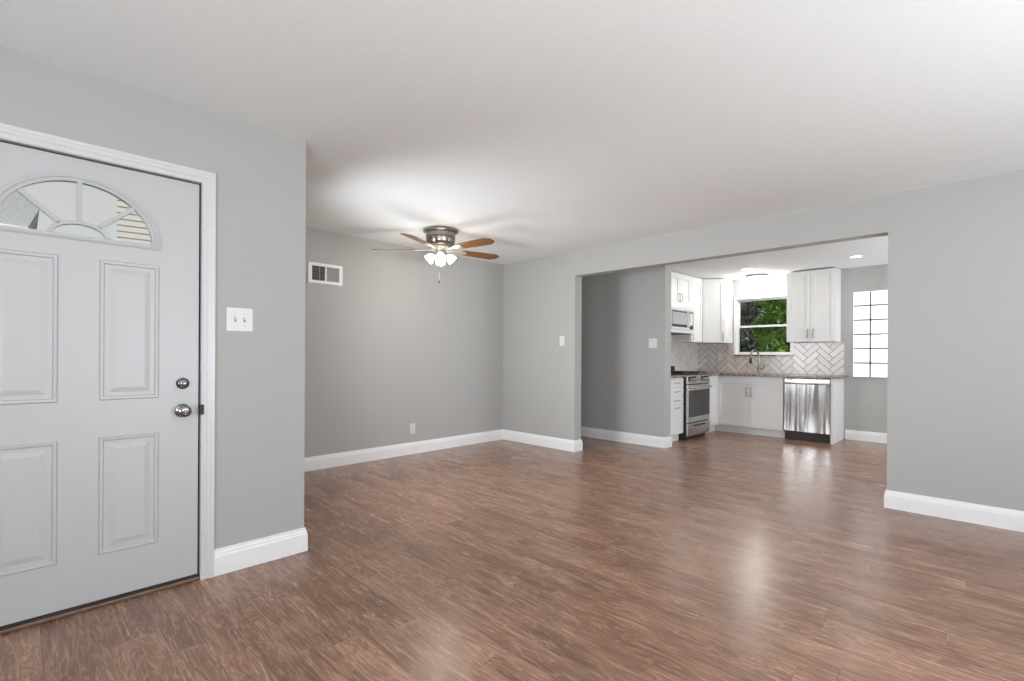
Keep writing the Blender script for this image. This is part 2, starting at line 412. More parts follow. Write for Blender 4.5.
def baseboard(name, label, paths):
    mb = MB()
    for p in paths: base_path(mb, p)
    return structure(mb.build(name, M['trim']), label, 'baseboard')
T = .016
baseboard('baseboard_left', 'white baseboard beside the front door', [[(0.7185, YD), (XC, YD), (XC, YB - T)], [(XM + T, YD), (DX0 - .075, YD)]])
baseboard('baseboard_back', 'white baseboard along the shaded back wall', [[(XC, YB), (XR - T, YB)]])
baseboard('baseboard_right', 'white baseboard along the wall with the kitchen opening',
          [[(XR, YB), (XR, OY1), (XR2, OY1), (XR2, 5.6)], [(XR2, YM), (XR2, OY0), (XR, OY0), (XR, YM + T)]])
baseboard('baseboard_partition', 'white baseboard around the partition wall end', [[(XP, 5.6), (XP, YP), (XP2, YP), (XP2, YP + .04)]])
baseboard('baseboard_kitchen', 'white baseboard under the glass block window', [[(XK, 1.535), (XK, YM)]])
baseboard('baseboard_front', 'white baseboard on the wall behind the camera', [[(XR, YM), (XM, YM), (XM, YD)]])

# ------------------------------------------------------------------ front door
yd = YD + .012                     # room side face of the leaf
cx = 0.187                         # centre line of the panels and fanlight
def ell(a, b, n=40, z0=1.70, x0=cx, t0=0.0, t1=PI):
    return [(x0 + a * math.cos(t0 + (t1 - t0) * i / n), z0 + b * math.sin(t0 + (t1 - t0) * i / n)) for i in range(n + 1)]
GA, GB = .272, .246                # glass half width and height
door = bpy.data.objects.new('door_1', None); C.objects.link(door); door.location = (0, yd, 0)
structure(door, 'white panelled front door with half-round fanlight', 'door')
# leaf as a solid front-to-back with a fan shaped hole: built from the outline strips around the arch
mb = MB(); D = .044
mb.box(DX0, DX1, 0, D, DZ0, 1.70)
arch = ell(GA, GB)
for (xa, za), (xb, zb) in zip(arch, arch[1:]):
    mb.prism([(xa, za), (xb, zb), (xb, DZ1), (xa, DZ1)], 1, 0, D)
mb.box(DX0, cx - GA, 0, D, 1.70, DZ1); mb.box(cx + GA, DX1, 0, D, 1.70, DZ1)
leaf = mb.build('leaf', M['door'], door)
bmx = bmesh.new(); bmx.from_mesh(leaf.data); bmesh.ops.remove_doubles(bmx, verts=bmx.verts, dist=1e-5); bmx.to_mesh(leaf.data); bmx.free()
def raised_panel(x0, x1, z0, z1):
    """moulded frame with a sunk gully and a raised field"""
    bm = bmesh.new()
    steps = [(0, 0), (.005, -.008), (.015, -.007), (.021, .0025), (.026, .0025), (.058, -.0055)]
    rings = []
    for ins, y in steps:
        rings.append([bm.verts.new(p) for p in ((x0 + ins, y, z0 + ins), (x1 - ins, y, z0 + ins), (x1 - ins, y, z1 - ins), (x0 + ins, y, z1 - ins))])
    for A, B in zip(rings, rings[1:]):
        for i in range(4): bm.faces.new((A[i], A[(i + 1) % 4], B[(i + 1) % 4], B[i]))
    bm.faces.new(rings[-1])
    back = [bm.verts.new(p) for p in ((x0, .004, z0), (x1, .004, z0), (x1, .004, z1), (x0, .004, z1))]
    for i in range(4): bm.faces.new((back[i], back[(i + 1) % 4], rings[0][(i + 1) % 4], rings[0][i]))
    bm.faces.new(back[::-1])
    bmesh.ops.recalc_face_normals(bm, faces=bm.faces)
    m = MB(); m._merge(bm); return m
for (x0, x1) in ((-.108, .118), (.256, .484)):
    for (z0, z1) in ((.238, .782), (.952, 1.604)):
        raised_panel(x0, x1, z0, z1).build('raised_panel', M['door'], door)
def arch_band(a0, b0, a1, b1, y0, y1, z=1.70, n=48):
    m = MB(); o = ell(a1, b1, n, z); i_ = ell(a0, b0, n, z)
    for k in range(n): m.prism([o[k], o[k + 1], i_[k + 1], i_[k]], 1, y0, y1)
    return m
fr = arch_band(GA - .006, GB - .006, .306, .273, -.008, .004)
for k in range(0): pass
o_in = ell(GA + .010, GB + .010); o_out = ell(.297, .264)
for k in range(40): fr.prism([o_out[k], o_out[k + 1], o_in[k + 1], o_in[k]], 1, -.013, -.007)
fr.box(cx - .306, cx + .306, -.008, .004, 1.680, 1.702); fr.box(cx - .290, cx + .290, -.013, -.007, 1.686, 1.696)
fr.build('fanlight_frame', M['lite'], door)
mu = arch_band(.088, .050, .108, .066, -.012, .012, 1.70, 24)
def bar2(m, p, q, wdt, y0, y1):
    p = Vector(p); q = Vector(q); d = (q - p).normalized(); s = Vector((-d.y, d.x)) * wdt / 2
    m.prism([tuple(p + s), tuple(q + s), tuple(q - s), tuple(p - s)], 1, y0, y1)
bar2(mu, (cx, 1.764), (cx, 1.945), .019, -.012, .012)
bar2(mu, (cx + .066, 1.750), (cx + .192, 1.862), .019, -.012, .012)
bar2(mu, (cx - .066, 1.750), (cx - .192, 1.862), .019, -.012, .012)
mu.build('fanlight_muntin', M['lite'], door)
g = MB(); g.prism(ell(GA - .003, GB - .003), 1, .018, .022); g.build('fanlight_glass', M['glass'], door)
# hardware
def turn(prof, x, z, seg=28):      # lathe about the door normal, growing towards the room (-Y)
    return MB().lathe(prof, seg, Matrix.Translation((x, 0, z)) @ Matrix.Rotation(R(90), 4, 'X'))
db = turn([(0, 0), (.0285, 0), (.0285, .008), (.022, .016), (.016, .018), (0, .018)], .583, 1.019).build('deadbolt', M['chrome'], door, True)
tb = MB().box(.578, .588, -.032, -.016, 1.004, 1.034, .003); tb.build('thumb_turn', M['chrome'], db, True)
kb = turn([(0, 0), (.034, 0), (.034, .006), (.026, .011), (.013, .014), (.012, .030), (.020, .036), (.028, .044), (.030, .054), (.027, .063), (.018, .068), (.010, .068), (.009, .066), (0, .066)], .583, .882).build('door_handle', M['chrome'], door, True)
MB().box(.580, .586, -.072, -.064, .874, .890, .002).build('key_turn', M['pull'], kb, True)
MB().box(DX1 + .001, DX1 + .020, -.030, .010, .856, .908, .002).build('strike_plate', M['kick'], door)
MB().box(DX0 - .015, DX1 + .015, -.02, .10, .0, .018, .005).build('threshold', M['threshold'], door)
MB().box(DX0, DX1, .006, .035, .018, .031).build('door_sweep', M['gap_dark'], door)
m = MB(); m.box(DX0 - .009, DX0, .012, .06, .018, DZ1); m.box(DX1, DX1 + .009, .012, .06, .018, DZ1); m.box(DX0 - .009, DX1 + .009, .012, .06, DZ1, DZ1 + .009)
m.build('gap_strip', M['gap_dark'], door)  # dark strip filling the leaf gap, the gap's shade put into its colour
# jamb + casing
mb = MB()
mb.box(DX0 - .018, DX0 - .009, YD, YD + .14, 0, DZ1 + .018); mb.box(DX1 + .009, DX1 + .018, YD, YD + .14, 0, DZ1 + .018); mb.box(DX0 - .009, DX1 + .009, YD, YD + .14, DZ1 + .009, DZ1 + .018)
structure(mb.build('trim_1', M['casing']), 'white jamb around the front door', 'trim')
mb = MB()
cw = .062
xi, zi = DX1 + .008, DZ1 + .008
cprof = [(0, 0), (0, .010), (.006, .014), (.022, .012), (.030, .017), (.040, .017), (.046, .020), (.060, .020), (cw, .016), (cw, 0)]
def mitre(pts):        # casing swept round the opening: left leg, head, right leg with mitred corners
    bm = bmesh.new(); rings = []
    for f in pts: rings.append([bm.verts.new((f(t)[0], YD - d, f(t)[1])) for t, d in cprof])
    n = len(cprof)
    for A, B in zip(rings, rings[1:]):
        for i in range(n): bm.faces.new((A[i], A[(i + 1) % n], B[(i + 1) % n], B[i]))
    bm.faces.new(rings[0]); bm.faces.new(rings[-1][::-1])
    bmesh.ops.recalc_face_normals(bm, faces=bm.faces); mb._merge(bm)
xl = DX0 - .008
mitre([lambda t: (xl - t, 0), lambda t: (xl - t, zi + t), lambda t: (xi + t, zi + t), lambda t: (xi + t, 0)])
structure(mb.build('trim_2', M['casing']), 'white moulded casing around the front door', 'trim')

# ------------------------------------------------------------------ switches, outlets, vent (local: x width, front -y, z up, centred)
def plate(root, wd, ht):
    return MB().box(-wd / 2, wd / 2, -.006, 0, -ht / 2, ht / 2, .0025).build('face_plate', M['plastic'], root)
def toggle(root, x):
    MB().box(x - .006, x + .006, -.0068, -.005, -.013, .013).build('toggle_slot', M['vent_grey'], root)
    t = MB().box(x - .004, x + .004, -.017, -.006, .000, .010, .0015); t.build('toggle', M['plastic'], root)
def screws(root, x, z):
    for s in (-1, 1): MB().lathe([(0, 0), (.0032, 0), (.0028, .0012), (0, .0012)], 10, Matrix.Translation((x, -.006, s * z)) @ Matrix.Rotation(R(90), 4, 'X')).build('screw', M['pull'], root)
def rocker(root, x):
    MB().box(x - .0165, x + .0165, -.0095, -.005, -.033, .033, .002).build('rocker', M['plastic'], root)
t = thing('light_switch', 'square white double switch plate right beside the front door casing', 'light switch', (.842, YD, 1.357))
plate(t, .132, .128)
for x in (-.023, .023): toggle(t, x); screws(t, x, .03)
t = thing('light_switch', 'narrow white rocker switch on the wall strip left of the kitchen opening', 'light switch', (XR, 3.85, 1.357), R(-90))
plate(t, .078, .122); rocker(t, 0)
t = thing('light_switch', 'white double rocker switch on the hallway partition wall', 'light switch', (XP, 3.168, 1.340), R(-90))
plate(t, .118, .122); rocker(t, -.023); rocker(t, .023)
def outlet(label, loc, rz):
    t = thing('wall_outlet', label, 'outlet', loc, rz)
    plate(t, .074, .120)
    for z in (-.0195, .0195):
        r = MB().box(-.0165, .0165, -.0085, -.005, z - .014, z + .014, .004).build('receptacle', M['plastic'], t)
        m = MB()
        for x in (-.006, .006): m.box(x - .001, x + .001, -.0089, -.0084, z - .002, z + .006)
        m.box(-.002, .002, -.0089, -.0084, z - .010, z - .006); m.build('slot', M['plastic_gap'], r)
    return t
outlet('white wall outlet low on the shaded back wall above baseboard', (3.278, YB, .300), 0)
outlet('white wall outlet in the tiled backsplash left of the faucet', (XK - .0135, 3.30, 1.17), R(-90))

t = thing('air_vent', 'white two-section return air vent high on the back wall', 'air vent', (2.212, YB, 1.998))
m = MB(); wv, hv = .180, .1035
for (a, b, c, d_) in ((-wv, wv, hv - .030, hv), (-wv, wv, -hv, -hv + .030), (-wv, -wv + .036, -hv + .03, hv - .03), (wv - .036, wv, -hv + .03, hv - .03), (-.008, .008, -hv + .03, hv - .03)):
    m.box(a, b, -.012, 0, c, d_)
m.build('frame', M['trim'], t)
MB().box(-wv + .03, -.006, -.002, 0, -hv + .025, hv - .025).build('backing', M['vent_dark'], t)
MB().box(.006, wv - .03, -.002, 0, -hv + .025, hv - .025).build('backing', M['vent_grey'], t)
m = MB()
for k in range(7):
    z = -hv + .040 + k * (2 * hv - .08) / 6
    m.box(-wv + .034, -.007, -.008, -.0055, z - .0012, z + .0012)
m.box(-.068, -.062, -.010, -.003, -hv + .03, hv - .03)
m.build('louvre', M['vent_grey'], t)
m = MB()
for k in range(7):
    x = .020 + k * .0205
    m.box(x - .0068, x + .0068, -.009, -.004, -hv + .03, hv - .03)
m.build('louvre', M['plastic_grey'] if 'plastic_grey' in M else M['vent_grey'], t)

# ------------------------------------------------------------------ ceiling fan
FX, FY = 3.010, 4.020
fan = thing('ceiling_fan', 'brushed nickel flush-mount ceiling fan with brown wooden blades', 'ceiling fan', (FX, FY, H))
MB().lathe([(0, 0), (.172, 0), (.176, -.008), (.176, -.020), (.160, -.030), (.150, -.040), (.148, -.075), (.144, -.080), (.148, -.086), (.144, -.125), (.134, -.150), (.118, -.162), (0, -.162)], 48).build('motor_housing', M['nickel'], fan, True)
MB().lathe([(0, -.162), (.096, -.162), (.100, -.170), (.100, -.192), (.092, -.204), (0, -.204)], 40).build('blade_hub', M['iron_cream'], fan, True)
ZB = -.197
for k in range(5):
    az = R(133.4 - 72 * k)
    pitch = Matrix.Rotation(R(-12), 4, 'X')
    rot = Matrix.Translation((0, 0, ZB)) @ Matrix.Rotation(az, 4, 'Z')
    out = [(.235, -.046), (.27, -.056), (.45, -.066), (.630, -.071), (.690, -.040), (.690, .030), (.625, .071), (.45, .066), (.27, .056), (.235, .046)]
    bl = MB().prism(out, 2, -.003, .003, .0012).build('blade', M['blade'], fan)
    bl.matrix_local = rot @ pitch
    a = MB()
    a.prism([(.075, -.018), (.16, -.012), (.20, -.03), (.255, -.040), (.285, -.028), (.300, 0), (.285, .028), (.255, .040), (.20, .03), (.16, .012), (.075, .018)], 2, -.0085, -.0035, .001)
    for px_, py_ in ((.235, -.026), (.235, .026), (.275, 0)):
        a.lathe([(0, -.012), (.006, -.011), (.006, -.0085), (0, -.0085)], 10, Matrix.Translation((px_, py_, 0)))
    a.build('blade_arm', M['iron_cream'], bl, True)
MB().lathe([(0, -.204), (.050, -.204), (.050, -.222), (.044, -.228), (.050, -.236), (.050, -.256), (.040, -.268), (.018, -.276), (0, -.278)], 36).build('light_kit', M['nickel'], fan, True)
for k in range(4):
    az = R(-126.8 + 90 * k)
    base = Matrix.Rotation(az, 4, 'Z') @ Matrix.Translation((.060, 0, -.244)) @ Matrix.Rotation(R(-46), 4, 'Y') @ Matrix.Scale(.78, 4)
    # local -Z is the axis of the shade, tilted outwards
    arm = MB().lathe([(0, .03), (.012, .03), (.012, -.004), (.022, -.008), (.022, -.022), (0, -.022)], 20).build('lamp_holder', M['nickel'], fan, True)
    arm.matrix_local = base
    sh = MB().lathe([(.020, -.014), (.026, -.022), (.046, -.046), (.058, -.074), (.062, -.098), (.066, -.118), (.063, -.118), (.058, -.098), (.054, -.074), (.042, -.046), (.022, -.024), (.016, -.016), (.020, -.014)], 28).build('lamp_shade', M['shade'], fan, True)
    sh.matrix_local = base
    bu = MB().lathe([(0, -.022), (.012, -.024), (.014, -.04), (.026, -.062), (.028, -.078), (.020, -.094), (0, -.101)], 18).build('bulb', M['bulb'], sh, True)
m = MB().tube([(.0, .02, -.270), (.0, .02, -.50)], .0012, 6); ch = m.build('pull_chain', M['nickel'], fan)
MB().lathe([(0, -.50), (.004, -.502), (.0075, -.520), (.006, -.536), (0, -.540)], 14, Matrix.Translation((0, .02, 0))).build('chain_pull', M['kick'], ch, True)
for s in (0,):
    lamp('fan_light', 'POINT', (FX, FY, H - .46), (0, 0, 0), 11, (1, .90, .78), shadow_soft_size=.16)

# ------------------------------------------------------------------ kitchen cabinets
def door_panel(x0, x1, z0, z1, y=0.0, th=.020, fw=.058):
    """shaker front whose face is at y (towards -y); th thick"""
    m = MB(); a = y; b = y + th; fw = min(fw, (x1 - x0) * .3, (z1 - z0) * .3)
    m.box(x0, x0 + fw, a, b, z0, z1, .0012, 1); m.box(x1 - fw, x1, a, b, z0, z1, .0012, 1)
    m.box(x0 + fw, x1 - fw, a, b, z0, z0 + fw, .0012, 1); m.box(x0 + fw, x1 - fw, a, b, z1 - fw, z1, .0012, 1)
    m.box(x0 + fw, x1 - fw, a + .008, b, z0 + fw, z1 - fw)
    return m
def slab(x0, x1, z0, z1, y=0.0, th=.020): return MB().box(x0, x1, y, y + th, z0, z1, .002)
def pull(parent, x, z, ln=.13, vert=True, y=0.0):
    d = .028; h = ln / 2
    if vert: pts = [(x, y + .002, z - h), (x, y - d * .8, z - h), (x, y - d, z - h * .85), (x, y - d, z + h * .85), (x, y - d * .8, z + h), (x, y + .002, z + h)]
    else: pts = [(x - h, y + .002, z), (x - h, y - d * .8, z), (x - h * .85, y - d, z), (x + h * .85, y - d, z), (x + h, y - d * .8, z), (x + h, y + .002, z)]
    return MB().tube(pts, .0058, 8).build('handle', M['pull'], parent, True)
def carcass(root, wd, y0, dp, z0, z1, toe=0.0, setback=.05):
    m = MB().box(0, wd, y0, dp, max(z0, toe), z1)
    if toe: m.box(0, wd, y0 + setback, dp, 0, toe)
    return m.build('body', M['cab'], root)
FRT = .021    # doors sit in front of the carcass: faces at y = 0, carcass from FRT

# -- drawer cabinet left of range
XRG0, XRG1 = 6.508, 7.240
YF = 3.090
dp_l = YK - .002 - YF
t = thing('base_cabinet', 'narrow white drawer cabinet between partition wall and range', 'kitchen cabinet', (XP2 + .03, YF, 0))
wd = XRG0 - .006 - (XP2 + .03)
carcass(t, wd, FRT, dp_l, .1, .878, .1)
for z0, z1 in ((.752, .868), (.632, .746), (.510, .626)):
    d_ = slab(.004, wd - .004, z0, z1).build('drawer', M['cab'], t); pull(d_, wd * .60, (z0 + z1) / 2, .13, False)
d_ = door_panel(.004, wd - .004, .112, .504).build('door', M['cab'], t); pull(d_, wd * .60, .470, .13, False)

# -- corner base cabinet right of the range
XS = 7.70     # face of the sink run
t = thing('base_cabinet', 'white corner base cabinet between range and sink cabinet', 'kitchen cabinet', (XRG1 + .004, YF, 0))
wd = XS + FRT - (XRG1 + .004)
m = MB().box(0, wd, FRT, dp_l, .1, .878); m.box(0, wd + .048, FRT + .052, dp_l, 0, .1); m.build('body', M['cab'], t)
dw = XS - (XRG1 + .004) - .005
d_ = door_panel(.004, dw, .112, .868).build('door', M['cab'], t); pull(d_, .035, .76, .13, True)

# -- sink base cabinet
YS0 = 3.106
t = thing('base_cabinet', 'white two-door sink base cabinet under the kitchen window', 'kitchen cabinet', (XS, YS0, 0), R(-90))
wd = YS0 - 2.166
dps = XK - .002 - XS
m = MB().box(0, wd, FRT, dps, .1, .878); m.box(-.055, wd, FRT + .05, dps, 0, .1); m.build('body', M['cab'], t)
slab(.006, wd - .004, .760, .868).build('false_drawer_front', M['cab'], t)
mid = wd / 2
d_ = door_panel(.006, mid - .002, .112, .754).build('door', M['cab'], t); pull(d_, mid - .035, .640, .13, True)
d_ = door_panel(mid + .002, wd - .004, .112, .754).build('door', M['cab'], t); pull(d_, mid + .035, .640, .13, True)

# -- dishwasher
YDW0, YDW1 = 2.160, 1.588
t = thing('dishwasher', 'stainless steel dishwasher built in beside the sink cabinet', 'dishwasher', (XS - .012, YDW0, 0), R(-90))
wd = YDW0 - YDW1
MB().box(.004, wd - .004, .045, .60, .11, .872).build('body', M['black'], t)
def wavy_front():
    m, nt, b, out = nt_new('reflective brushed dishwasher steel')
    b.inputs['Base Color'].default_value = (.43, .425, .42, 1); b.inputs['Metallic'].default_value = 1; b.inputs['Roughness'].default_value = .20
    v = obj_coords(nt, (5.5, 1, .5)); n = N(nt, 'ShaderNodeTexNoise', Scale=1.6, Detail=1.0, Distortion=.4); L(nt, v, n.inputs['Vector'])
    bp = N(nt, 'ShaderNodeBump', Strength=.45, Distance=.03); L(nt, n.outputs['Fac'], bp.inputs['Height']); L(nt, bp.outputs['Normal'], b.inputs['Normal'])
    return m
d_ = MB().box(.006, wd - .006, 0, .044, .125, .792, .004).build('door', wavy_front(), t)
MB().box(.006, wd - .006, .004, .044, .796, .866, .004).build('control_panel', M['steel'], t)
hb = MB().tube([(.03, .006, .805), (.03, -.024, .805), (.045, -.032, .805), (wd - .045, -.032, .805), (wd - .03, -.024, .805), (wd - .03, .006, .805)], .011, 12).build('handle', M['steel'], t, True)
MB().box(.02, .12, .0025, .0045, .846, .858).build('display', M['black'], t)
MB().box(.006, wd - .006, .05, .07, .004, .118).build('kick_plate', M['kick'], t)
# -- end panel
t = MB().box(0, XK - .002 - (XS - .015), -.0345, 0, 0, .878, .001).build('end_panel', M['cab'])
t.location = (XS - .015, YDW1 - .002, 0)
t['label'] = 'white cabinet end panel closing off the right side of dishwasher'; t['category'] = 'cabinet panel'

# -- countertop (one L-shaped run with a sink cut-out, and the short piece left of the range)
ZC0, ZC1 = .879, .912
cf = XS - .034
m = MB()
yend = 1.495
m.prism([(cf, yend), (XK - .002, yend), (XK - .002, YK - .002), (XRG1 + .003, YK - .002), (XRG1 + .003, YF - .032), (cf, YF - .032)], 2, ZC0, ZC1)
o = m.build('countertop', M['granite']); o['label'] = 'brown granite countertop running from range past sink to dishwasher'; o['category'] = 'countertop'
o = MB().box(XP2 + .006, XRG0 - .004, YF - .032, YK - .002, ZC0, ZC1, .002).build('countertop', M['granite'])
o['label'] = 'short brown granite countertop over the drawer cabinet left of range'; o['category'] = 'countertop'
# -- faucet
BX, BY = 8.205, 2.665
t = thing('faucet', 'gooseneck pull-down kitchen faucet standing in front of the window', 'faucet', (BX, BY, ZC1))
MB().lathe([(0, 0), (.028, 0), (.028, .006), (.022, .012), (.019, .030), (.019, .105), (.015, .115), (0, .115)], 24).build('base', M['nickel'], t, True)
pts = [(0, 0, .11), (0, 0, .25)]
dirv = Vector((-.97, .24, 0))
for i in range(0, 13):
    a = PI * i / 12; rr = .105
    p = dirv * (rr - rr * math.cos(a)); pts.append((p.x, p.y, .26 + rr * math.sin(a)))
e = dirv * .21; pts.append((e.x, e.y, .235))
MB().tube(pts, .0125, 12).build('spout', M['nickel'], t, True)
MB().tube([(e.x, e.y, .245), (e.x, e.y, .23), (e.x, e.y, .165), (e.x, e.y, .15)], [.0135, .016, .020, .019], 14).build('spray_head', M['kick'], t, True)
MB().tube([(0, -.012, .07), (0, -.060, .072), (0, -.072, .085), (-.004, -.078, .155)], [.012, .010, .009, .007], 10).build('handle', M['nickel'], t, True)

# -- range
t = thing('range', 'stainless steel slide-in gas range with black sides', 'range', (XRG0, 3.028, 0))
wd = XRG1 - XRG0
MB().box(.002, wd - .002, .030, .655, .045, .906).build('body', M['black'], t)
MB().box(.02, wd - .02, .06, .64, 0, .046).build('base', M['black'], t)
MB().box(.006, wd - .006, 0, .030, .060, .232, .004).build('drawer', M['steel'], t)
dd = t.children[-1]; MB().tube([(.20, .002, .196), (.20, -.02, .196), (.22, -.026, .196), (wd - .22, -.026, .196), (wd - .20, -.02, .196), (wd - .20, .002, .196)], .007, 8).build('handle', M['black'], dd, True)
od = MB()
od.box(.006, wd - .006, 0, .030, .245, .330, .004); od.box(.006, wd - .006, 0, .030, .685, .770, .004); od.box(.006, .075, 0, .030, .330, .685); od.box(wd - .075, wd - .006, 0, .030, .330, .685)
odo = od.build('oven_door', M['steel'], t)
MB().box(.030, wd - .030, -.0015, .029, .320, .695).build('glass', M['oven_glass'], odo)
MB().tube([(.05, .002, .735), (.05, -.04, .735), (.07, -.050, .735), (wd - .07, -.050, .735), (wd - .05, -.04, .735), (wd - .05, .002, .735)], .012, 12).build('handle', M['steel'], odo, True)
cp = MB().prism([(.002, .785), (.030, .785), (.060, .905), (.018, .905)], 0, .004, wd - .004, .002).build('control_panel', M['steel'], t)
MB().prism([(.0045, .803), (.0085, .803), (.0195, .888), (.0155, .888)], 0, .03, .29).build('knob_panel', M['black'], cp)
MB().prism([(.0045, .803), (.0085, .803), (.0195, .888), (.0155, .888)], 0, wd - .29, wd - .03).build('knob_panel', M['black'], cp)
for x in (.09, .155, .22, wd - .22, wd - .155, wd - .09):
    MB().lathe([(0, 0), (.022, 0), (.020, .022), (.016, .026), (0, .026)], 18, Matrix.Translation((x, .009, .845)) @ Matrix.Rotation(R(98), 4, 'X')).build('knob', M['pull'], cp, True)
MB().box(0, wd, .018, .554, .906, .920, .003).build('cooktop', M['black'], t)
for gx in (.128, .366, .604):
    gm = MB()
    for yy in (.08, .19, .30, .41, .52): gm.box(gx - .115, gx + .115, yy - .005, yy + .005, .934, .946)
    for xx in (-.11, 0, .11): gm.box(gx + xx - .005, gx + xx + .005, .08, .52, .934, .946)
    for xx in (-.11, .11):
        for yy in (.08, .52): gm.box(gx + xx - .006, gx + xx + .006, yy - .006, yy + .006, .919, .936)
    gm.build('grate', M['iron'], t)
for bx_, by_ in ((.13, .18), (.13, .42), (.366, .30), (.60, .18), (.60, .42)):
    MB().lathe([(0, .919), (.045, .919), (.045, .926), (.032, .930), (.030, .934), (0, .934)], 20, Matrix.Translation((bx_, by_, 0))).build('burner', M['iron'], t, True)
MB().box(0, wd, .555, .655, .907, 1.02, .006).build('back_guard', M['black'], t)

# -- upper cabinets
ZU0, ZU1 = 1.395, 2.424
YU = 3.385     # faces of the uppers on the range wall
dpu = YK - .002 - YU
XA0, XA1 = 6.600, 7.360
t = thing('wall_cabinet', 'small white two-door cabinet above the microwave', 'kitchen cabinet', (XA0, YU, 0))
wd = XA1 - XA0
MB().box(0, wd, FRT, dpu, 1.965, ZU1).build('body', M['cab'], t)
mid = wd * .5
d_ = door_panel(.004, mid - .002, 1.972, ZU1 - .03).build('door', M['cab'], t); pull(d_, mid - .03, 2.055, .11, True)
d_ = door_panel(mid + .002, wd - .004, 1.972, ZU1 - .03).build('door', M['cab'], t); pull(d_, mid + .03, 2.055, .11, True)
t = thing('wall_cabinet', 'tall narrow white cabinet right of the microwave', 'kitchen cabinet', (XA1 + .002, YU, 0))
wd = 7.776 - XA1 - .002
MB().box(0, wd, FRT, dpu, ZU0, ZU1).build('body', M['cab'], t)
d_ = door_panel(.004, wd - .004, ZU0 + .006, ZU1 - .03).build('door', M['cab'], t); pull(d_, .032, ZU0 + .10, .12, True)
# diagonal corner
p0, p1 = Vector((7.780, YU + .002)), Vector((7.985, 3.105))
t = thing('wall_cabinet', 'white corner wall cabinet with angled door left of the window', 'kitchen cabinet', (p0.x, p0.y, 0), math.atan2(p1.y - p0.y, p1.x - p0.x))
wd = (p1 - p0).length
iv = t.rotation_euler.to_matrix().to_4x4().inverted()
def loc2(x, y):
    q = iv @ Vector((x - p0.x, y - p0.y, 0)); return (q.x, q.y)
dn = Vector((-(p1.y - p0.y), p1.x - p0.x)).normalized() * FRT
poly = [loc2(p0.x, p0.y + .03), loc2(p0.x, YK - .002), loc2(XK - .002, YK - .002), loc2(XK - .002, p1.y), loc2(p1.x + .03, p1.y)]
MB().prism(poly, 2, ZU0, ZU1).build('body', M['cab'], t)
d_ = door_panel(.006, wd - .006, ZU0 + .006, ZU1 - .03, 0.0, .02).build('door', M['cab'], t); pull(d_, wd - .032, ZU0 + .10, .12, True)
# right of window
t = thing('wall_cabinet', 'large white two-door wall cabinet above the dishwasher', 'kitchen cabinet', (8.018, 2.222, 0), R(-90))
wd = 2.222 - 1.594
MB().box(0, wd, FRT, XK - .002 - 8.018, ZU0 - .005, ZU1).build('body', M['cab'], t)
mid = wd / 2
d_ = door_panel(.004, mid - .0015, ZU0, ZU1 - .012).build('door', M['cab'], t); pull(d_, mid - .035, ZU0 + .115, .12, True)
d_ = door_panel(mid + .0015, wd - .004, ZU0, ZU1 - .012).build('door', M['cab'], t); pull(d_, mid + .035, ZU0 + .115, .12, True)

# -- microwave
YMW = 3.325
t = thing('microwave', 'steel microwave with painted white glare hung under the small cabinet above range', 'microwave', (XA0 + .002, YMW, 1.52))
wd = XA1 - XA0 - .004; hm = .440
MB().box(0, wd, .030, YK - .003 - YMW, 0, hm).build('body', M['steel'], t)
M['under'] = plain('dark grey microwave underside', (.13, .128, .125), .5)
M['mw'] = plain('steel front with painted glare', (.80, .80, .79), .28, .25)  # glare on stainless steel put into a whitish base colour
MB().box(0, wd, .004, .030, hm - .10, hm, .004).build('vent_grille', M['mw'], t)
dm = MB()
dw = wd * .76
dm.box(.002, dw, 0, .030, .05, hm - .103, .003); dmo = dm.build('door', M['mw'], t)
m = MB(); x0, x1, z0, z1 = .02, dw - .075, .085, hm - .115
m.box(x0, x1, -.002, .003, z1 - .022, z1); m.box(x0, x1, -.002, .003, z0, z0 + .040); m.box(x0, x0 + .010, -.002, .003, z0 + .04, z1 - .022); m.box(x1 - .008, x1, -.002, .003, z0 + .04, z1 - .022)
m.build('window_frame', M['black'], dmo)
MB().box(x0 + .010, x1 - .008, -.001, .003, z0 + .04, z1 - .022).build('window_glass', M['mw_glass'], dmo)
MB().tube([(dw - .030, .004, .085), (dw - .030, -.018, .095), (dw - .030, -.022, .13), (dw - .030, -.022, hm - .16), (dw - .030, -.018, hm - .125), (dw - .030, .004, hm - .115)], .008, 10).build('handle', M['steel'], dmo, True)
kp = MB().box(dw + .003, wd - .002, 0, .030, .05, hm - .103, .003).build('control_panel', M['mw'], t)
MB().box(dw + .006, wd - .045, -.002, .002, .060, hm - .112).build('panel_surround', M['black'], kp)
MB().box(dw + .026, wd - .065, -.0035, -.001, .125, hm - .135).build('keypad', M['mw'], kp)
MB().box(.0, wd, .006, .030, .0, .048, .003).build('lower_trim', M['mw'], t)
MB().box(.004, wd - .004, .034, YK - .006 - YMW, -.006, 0).build('grease_filter', M['under'], t)

